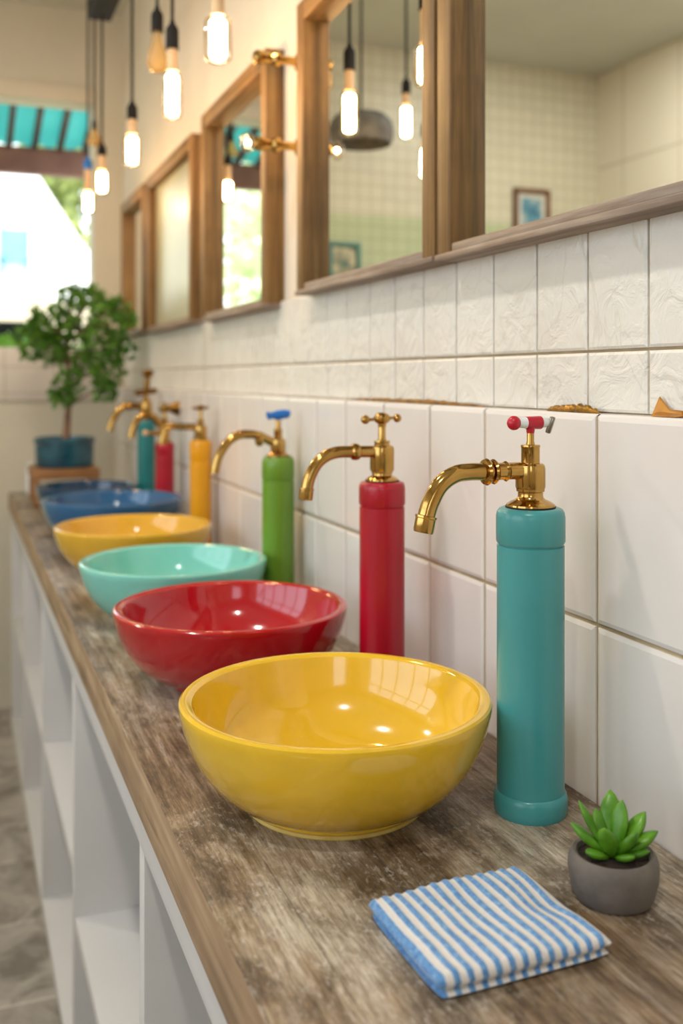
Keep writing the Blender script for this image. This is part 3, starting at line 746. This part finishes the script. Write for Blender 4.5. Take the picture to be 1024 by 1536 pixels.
# (azimuth relative to photo right, elevation, length, width)
for az, el, L, w in ((-8, 30, .085, .0175), (18, 46, .09, .018), (-50, 52, .07, .018), (80, 60, .105, .0185), (118, 58, .075, .017), (170, 34, .085, .017), (152, 55, .1, .012),
                     (-120, 52, .085, .0175), (-150, 14, .062, .015), (-70, 18, .055, .014), (50, 70, .09, .016), (-25, 14, .06, .013)):
    succ_leaf(CR+math.radians(az), math.radians(el), L, w)

# ------------------------------------------------------------------ far end of the counter: stand, potted tree, white bottle
t = thing('plant_stand', (.84, 8.47, -1.0), 'little wooden bench on the counter under the potted tree', 'stand')
b = BM(); box(b, .58, 1.10, 8.2, 8.74, -.80, -.72, .008); obj('stand_top', b, 'stand_wood', t)
for x in (.59, 1.045):
    for y in (8.21, 8.68):
        b = BM(); box(b, x, x+.045, y, y+.05, -1.0, -.802, .004); obj('leg', b, 'stand_wood', t)
TX, TY = .85, 8.47
t = thing('potted_tree', (TX, TY, -.72), 'small bushy green tree in a blue pot on the wooden bench at the counter end', 'plant')
b = BM(); lathe(b, (TX, TY), [(0, -.72), (.21, -.72), (.225, -.712), (.232, -.69), (.235, -.53), (.245, -.52), (.245, -.485), (.238, -.48), (.222, -.48), (.218, -.5), (.218, -.56), (0, -.56)], 48); pt = obj('pot', b, 'blue_pot', t)
b = BM(); lathe(b, (TX, TY), [(0, -.555), (.216, -.555), (.216, -.505), (0, -.498)], 32); obj('soil', b, 'terracotta', t)
b = BM()
trunk = spline([(TX+.01, TY, -.51), (TX+.02, TY, -.38), (TX+.03, TY+.01, -.25), (TX+.05, TY, -.1), (TX+.03, TY, .1), (TX+.02, TY+.02, .32)], 6)
tube(b, trunk, [.034-.022*i/len(trunk) for i in range(len(trunk))], 12)
TZ = .12
clusters = [((.02, 0, .42), .24), ((-.22, .02, .30), .19), ((.27, -.02, .34), .2), ((-.42, 0, .18), .15), ((.36, .02, .12), .17), ((.2, .0, .14), .2), ((-.1, .05, .16), .2), ((-.25, -.02, .10), .13), ((.28, -.05, -.08), .16), ((.25, 0, -.22), .1), ((-.1, -.05, -.17), .13), ((-.16, -.05, -.27), .08), ((.36, -.1, .44), .09), ((-.05, .0, .56), .09), ((.14, 0, .54), .1), ((-.36, 0, .36), .08), ((.42, -.2, .33), .06), ((.08, 0, .0), .1)]
clusters = [((cx*(.72 if cx > 0 else .9)+.11, cy-1.0*max(0, cx), cz+TZ), r*(.78 if cx > .2 else .86)) for (cx, cy, cz), r in clusters]
for (cx, cy, cz), r in clusters:
    st = trunk[min(len(trunk)-1, int(len(trunk)*(.45+.5*max(0, min(1, (cz+.2)/.6)))))] if cz > -.1 else trunk[int(len(trunk)*.45)]
    e = Vector((TX+cx, TY+cy, cz)); mid = (st+e)/2+Vector((0, 0, .03))
    tube(b, spline([st, mid, e], 4), [.013-.001*i for i in range(9)], 8)
obj('trunk', b, 'bark', t)
def leaves(b, c, r, n, size, rnd, squash=1):
    for _ in range(n):
        while True:
            p = Vector((rnd.uniform(-1, 1), rnd.uniform(-1, 1), rnd.uniform(-1, 1)))
            if p.length < 1: break
        p = p*(p.length**-.25 if p.length > .05 else 1)
        p.z *= squash
        o = Vector(c)+p*r
        d = (p.normalized()*.6+Vector((rnd.uniform(-1, 1), rnd.uniform(-1, 1), rnd.uniform(-.6, .9)))).normalized()
        s = d.cross(Vector((rnd.uniform(-1, 1), rnd.uniform(-1, 1), rnd.uniform(-1, 1)))).normalized(); nn = d.cross(s)
        L = size*rnd.uniform(.7, 1.3); w = L*.3
        q = [o, o+d*L*.35+s*w+nn*w*.3, o+d*L*.75+s*w*.75+nn*w*.25, o+d*L, o+d*L*.75-s*w*.75+nn*w*.25, o+d*L*.35-s*w+nn*w*.3]
        m1 = o+d*L*.35; m2 = o+d*L*.75
        V = [b.verts.new(x) for x in q]; c1 = b.verts.new(m1); c2 = b.verts.new(m2)
        for f in ((V[0], V[1], c1), (V[1], V[2], c2, c1), (V[2], V[3], c2), (V[3], V[4], c2), (V[4], V[5], c1, c2), (V[5], V[0], c1)): b.faces.new(f)
rnd = random.Random(5); b = BM()
for (cx, cy, cz), r in clusters: leaves(b, (TX+cx, TY+cy, cz), r, int(50+5200*r*r), .06, rnd)
obj('foliage', b, 'leaf', t, sharp=180)
t = thing('slim_bottle', (.62, 9.1, -1.0), 'slim white bottle at the far end of the counter, left of the potted tree', 'bottle')
b = BM(); lathe(b, (.62, 9.1), [(0, -1), (.028, -1), (.03, -.99), (.03, -.79), (.026, -.775), (.014, -.765), (0, -.765)], 20); obj('bottle_body', b, 'white_plastic', t)
b = BM(); lathe(b, (.62, 9.1), [(0, -.766), (.016, -.766), (.016, -.73), (.012, -.722), (0, -.722)], 16); obj('bottle_cap', b, 'white_plastic', t)

# ------------------------------------------------------------------ pictures on the far wall (seen in the mirrors)
def picture(X, z, w, h, fm, pm, label):
    y = YF-.02
    t = thing('framed_picture', (X, y, z-h/2), label, 'picture', 'framed pictures on the far wall')
    fw = .05
    for x0, x1, z0, z1 in ((X-w/2, X-w/2+fw, z-h/2, z+h/2), (X+w/2-fw, X+w/2, z-h/2, z+h/2)):
        b = BM(); box(b, x0, x1, y-.05, y, z0, z1, .006); obj('frame_stile', b, fm, t)
    for z0, z1 in ((z-h/2, z-h/2+fw), (z+h/2-fw, z+h/2)):
        b = BM(); box(b, X-w/2+fw, X+w/2-fw, y-.05, y, z0, z1, .006); obj('frame_rail', b, fm, t)
    b = BM(); box(b, X-w/2+fw, X+w/2-fw, y-.02, y, z-h/2+fw, z+h/2-fw); m_ = obj('mount', b, 'aluminium', t)
    b = BM(); g = .05 if w > .4 else .0; box(b, X-w/2+fw+g, X+w/2-fw-g, y-.026, y-.02, z-h/2+fw+g, z+h/2-fw-g); obj('print', b, pm, t)
picture(-3.03, 1.80, .46, .60, 'picture_wood', 'print_a', 'wood framed blue picture reflected in the nearest mirror')
picture(-.80, 1.18, .36, .44, 'teal_paint', 'print_b', 'teal framed picture reflected at the foot of the second mirror')

# ------------------------------------------------------------------ outdoors, through the opening
b = BM(); box(b, -40, 40, YF+.3, 60, -3.2, -3.0); struct(obj('ground', b, 'ground', origin=(0, 20, -3.2)))
t = thing('awning', (1, 11.5, 2.7), 'turquoise awning with dark rafters and a brown beam outside the opening', 'awning')
ya, za, yb, zb = YF+.32, 3.70, 13.0, 2.90
b = BM(); n = 120; x0, x1 = -3.2, 4.2; rows = []
for k in range(n+1):
    x = x0+(x1-x0)*k/n; c = .018*math.cos(k*PI/2)
    rows.append([b.verts.new((x, ya, za+c)), b.verts.new((x, yb, zb+c)), b.verts.new((x, yb, zb+c+.012)), b.verts.new((x, ya, za+c+.012))])
for p, q in zip(rows, rows[1:]):
    for i in range(4): b.faces.new((p[i], q[i], q[(i+1) % 4], p[(i+1) % 4]))
b.faces.new(rows[0][::-1]); b.faces.new(rows[-1]); obj('roof_sheet', b, 'roofing', t)
for k in range(24):
    x = -3.0+.3*k; b = BM(); box(b, x, x+.07, ya, yb, -.12, -.025)
    for v in b.verts: v.co.z += za+(zb-za)*(v.co.y-ya)/(yb-ya)
    obj('rafter', b, 'dark_wood', t)
b = BM(); box(b, x0, x1, 12.86, 13.04, 2.53, 2.86, .01); obj('beam', b, 'rust_beam', t)
for x in (-3.1, 4.0):
    b = BM(); box(b, x, x+.16, 12.87, 13.03, -3.0, 2.53, .01); obj('post', b, 'rust_beam', t)
b = BM(); box(b, -9, 9, 14.6, 14.9, -3.0, 1.10, .01); tag(obj('garden_wall', b, 'garden_wall'), 'low beige garden wall outside beyond the hedge', 'wall')
b = BM(); box(b, .1, .95, 13.2, 13.7, -3.0, .72, .03); tag(obj('dark_cabinet', b, 'black'), 'dark box standing outside behind the green hedge', 'box')
rnd = random.Random(11); b = BM()
for k in range(34): leaves(b, (-2.6+.2*k, 11.2+rnd.uniform(-.15, .15), .1+rnd.uniform(-.1, .14)), .28, 60, .16, rnd)
box(b, -2.8, 4.4, 11.0, 11.4, -3.0, .1)
tag(obj('hedge', b, 'hedge', sharp=180), 'bright green hedge just outside the opening', 'hedge')
t = thing('white_house', (.5, 24, -3), 'sunlit white gabled house far outside the opening', 'building')
b = BM(); pol = [(-1.9, -3), (2.9, -3), (2.9, 2.4), (.5, 6.1), (-1.9, 2.4)]
f0 = [b.verts.new((x, 22, z)) for x, z in pol]; f1 = [b.verts.new((x, 27, z)) for x, z in pol]
b.faces.new(f0); b.faces.new(f1[::-1])
for i in range(5): b.faces.new((f0[i], f1[i], f1[(i+1) % 5], f0[(i+1) % 5]))
obj('house_wall', b, 'white_render', t)
wn = BM(); box(wn, .98, 1.42, 21.9, 22.0, 2.5, 3.12); w_ = obj('house_window', wn, 'pane_blue', t)
wn = BM(); box(wn, .90, .98, 21.88, 22.0, 1.95, 3.2); box(wn, 1.42, 1.48, 21.88, 22.0, 1.95, 3.2); box(wn, .9, 1.48, 21.88, 22.0, 2.42, 2.5); obj('window_surround', wn, 'pane_blue', w_)
def tree(x, y, z, r, seed, label, n=900, lm='garden_leaf'):
    t = thing('garden_tree', (x, y, -3), label, 'tree', 'trees outside')
    b = BM(); tube(b, [(x, y, -3), (x+.1, y, 0), (x, y, z)], [.25, .18, .05], 10); obj('trunk', b, 'bark', t)
    rnd = random.Random(seed); b = BM()
    for k in range(14):
        c = Vector((rnd.uniform(-1, 1), rnd.uniform(-.6, .6), rnd.uniform(-1, 1)))*r*.75
        leaves(b, (x+c.x, y+c.y, z+c.z), r*.45, n//14, .42, rnd)
    obj('foliage', b, lm, t, sharp=180)
tree(3.9, 30, 5.1, 2.2, 21, 'pale green tree outside beside the white house gable', 1500, 'far_leaf')
tree(-4.4, 19, 2.2, 2.6, 22, 'pale green tree reflected in the mirror beside the awning reflection', 1500)
tree(-6.8, 24, 3.4, 3.2, 23, 'large pale tree far back, seen only in the mirror reflection', 1500)

# ------------------------------------------------------------------ light
w = bpy.data.worlds.new('sky'); sc.world = w; w.use_nodes = True
bg = w.node_tree.nodes['Background']; bg.inputs[0].default_value = (.80, .89, 1, 1); bg.inputs[1].default_value = 3.5
def area(name, loc, rot, sx, sy, e, col):
    l = bpy.data.lights.new(name, 'AREA'); l.shape = 'RECTANGLE'; l.size = sx*S; l.size_y = sy*S; l.energy = e; l.color = col
    o = bpy.data.objects.new(name, l); C.objects.link(o); o.location = M(loc); o.rotation_euler = rot; return o
# sky portals at the two openings (they only guide the sampling of the sky)
def portal(name, loc, rot, sx, sy):
    o = area(name, loc, rot, sx, sy, 1, (1, 1, 1)); o.data.cycles.is_portal = True
portal('near_window_portal', ((NX0+NX1)/2, YN-.1, (NZ0+NZ1)/2), (PI/2, 0, 0), NX1-NX0, NZ1-NZ0)
portal('far_window_portal', ((OX0+OX1)/2, YF+.31, (OZ0+OZ1)/2), (-PI/2, 0, 0), OX1-OX0, OZ1-OZ0)
portal('left_window_portal', (XL-.25, (LY0+LY1)/2, (LZ0+LZ1)/2), (PI/2, 0, -PI/2), LY1-LY0, LZ1-LZ0)
# unseen round ceiling lamps, added to brighten the room
for k, (x, y, e) in enumerate(((-.7, -.2, 15), (-.6, 3.6, 14), (-2.6, 7.2, 17))):
    l = bpy.data.lights.new('added_fill', 'AREA'); l.shape = 'DISK'; l.size = .11; l.energy = e; l.color = (1, .94, .86)
    o = bpy.data.objects.new('added_fill', l); C.objects.link(o); o.location = M((x, y, ZT-.01))
sun = bpy.data.lights.new('sun', 'SUN'); sun.energy = 9; sun.angle = .02; sun.color = (1, .96, .9)
so = bpy.data.objects.new('sun', sun); C.objects.link(so); so.rotation_euler = (math.radians(30), math.radians(8), 0)

# ------------------------------------------------------------------ camera
cam = bpy.data.cameras.new('camera'); co = bpy.data.objects.new('camera', cam); C.objects.link(co)
co.location = M((0, 0, 0)); co.rotation_euler = (PI/2, 0, -math.atan2(.3616, .932))
cam.sensor_fit = 'HORIZONTAL'; cam.sensor_width = 24; cam.lens = 24*1500/1024
cam.shift_y = -200/1024
cam.clip_start = .01; cam.clip_end = 200
cam.dof.use_dof = True; cam.dof.focus_distance = 2.30*S; cam.dof.aperture_fstop = 3.5
sc.camera = co
sc.view_settings.view_transform = 'Standard'; sc.view_settings.look = 'None'; sc.view_settings.exposure = 0; sc.view_settings.gamma = 1
sc.view_settings.use_curve_mapping = False
sc.cycles.use_denoising = True
sc.cycles.max_bounces = 8; sc.cycles.transparent_max_bounces = 12
sc.cycles.sample_clamp_indirect = 8
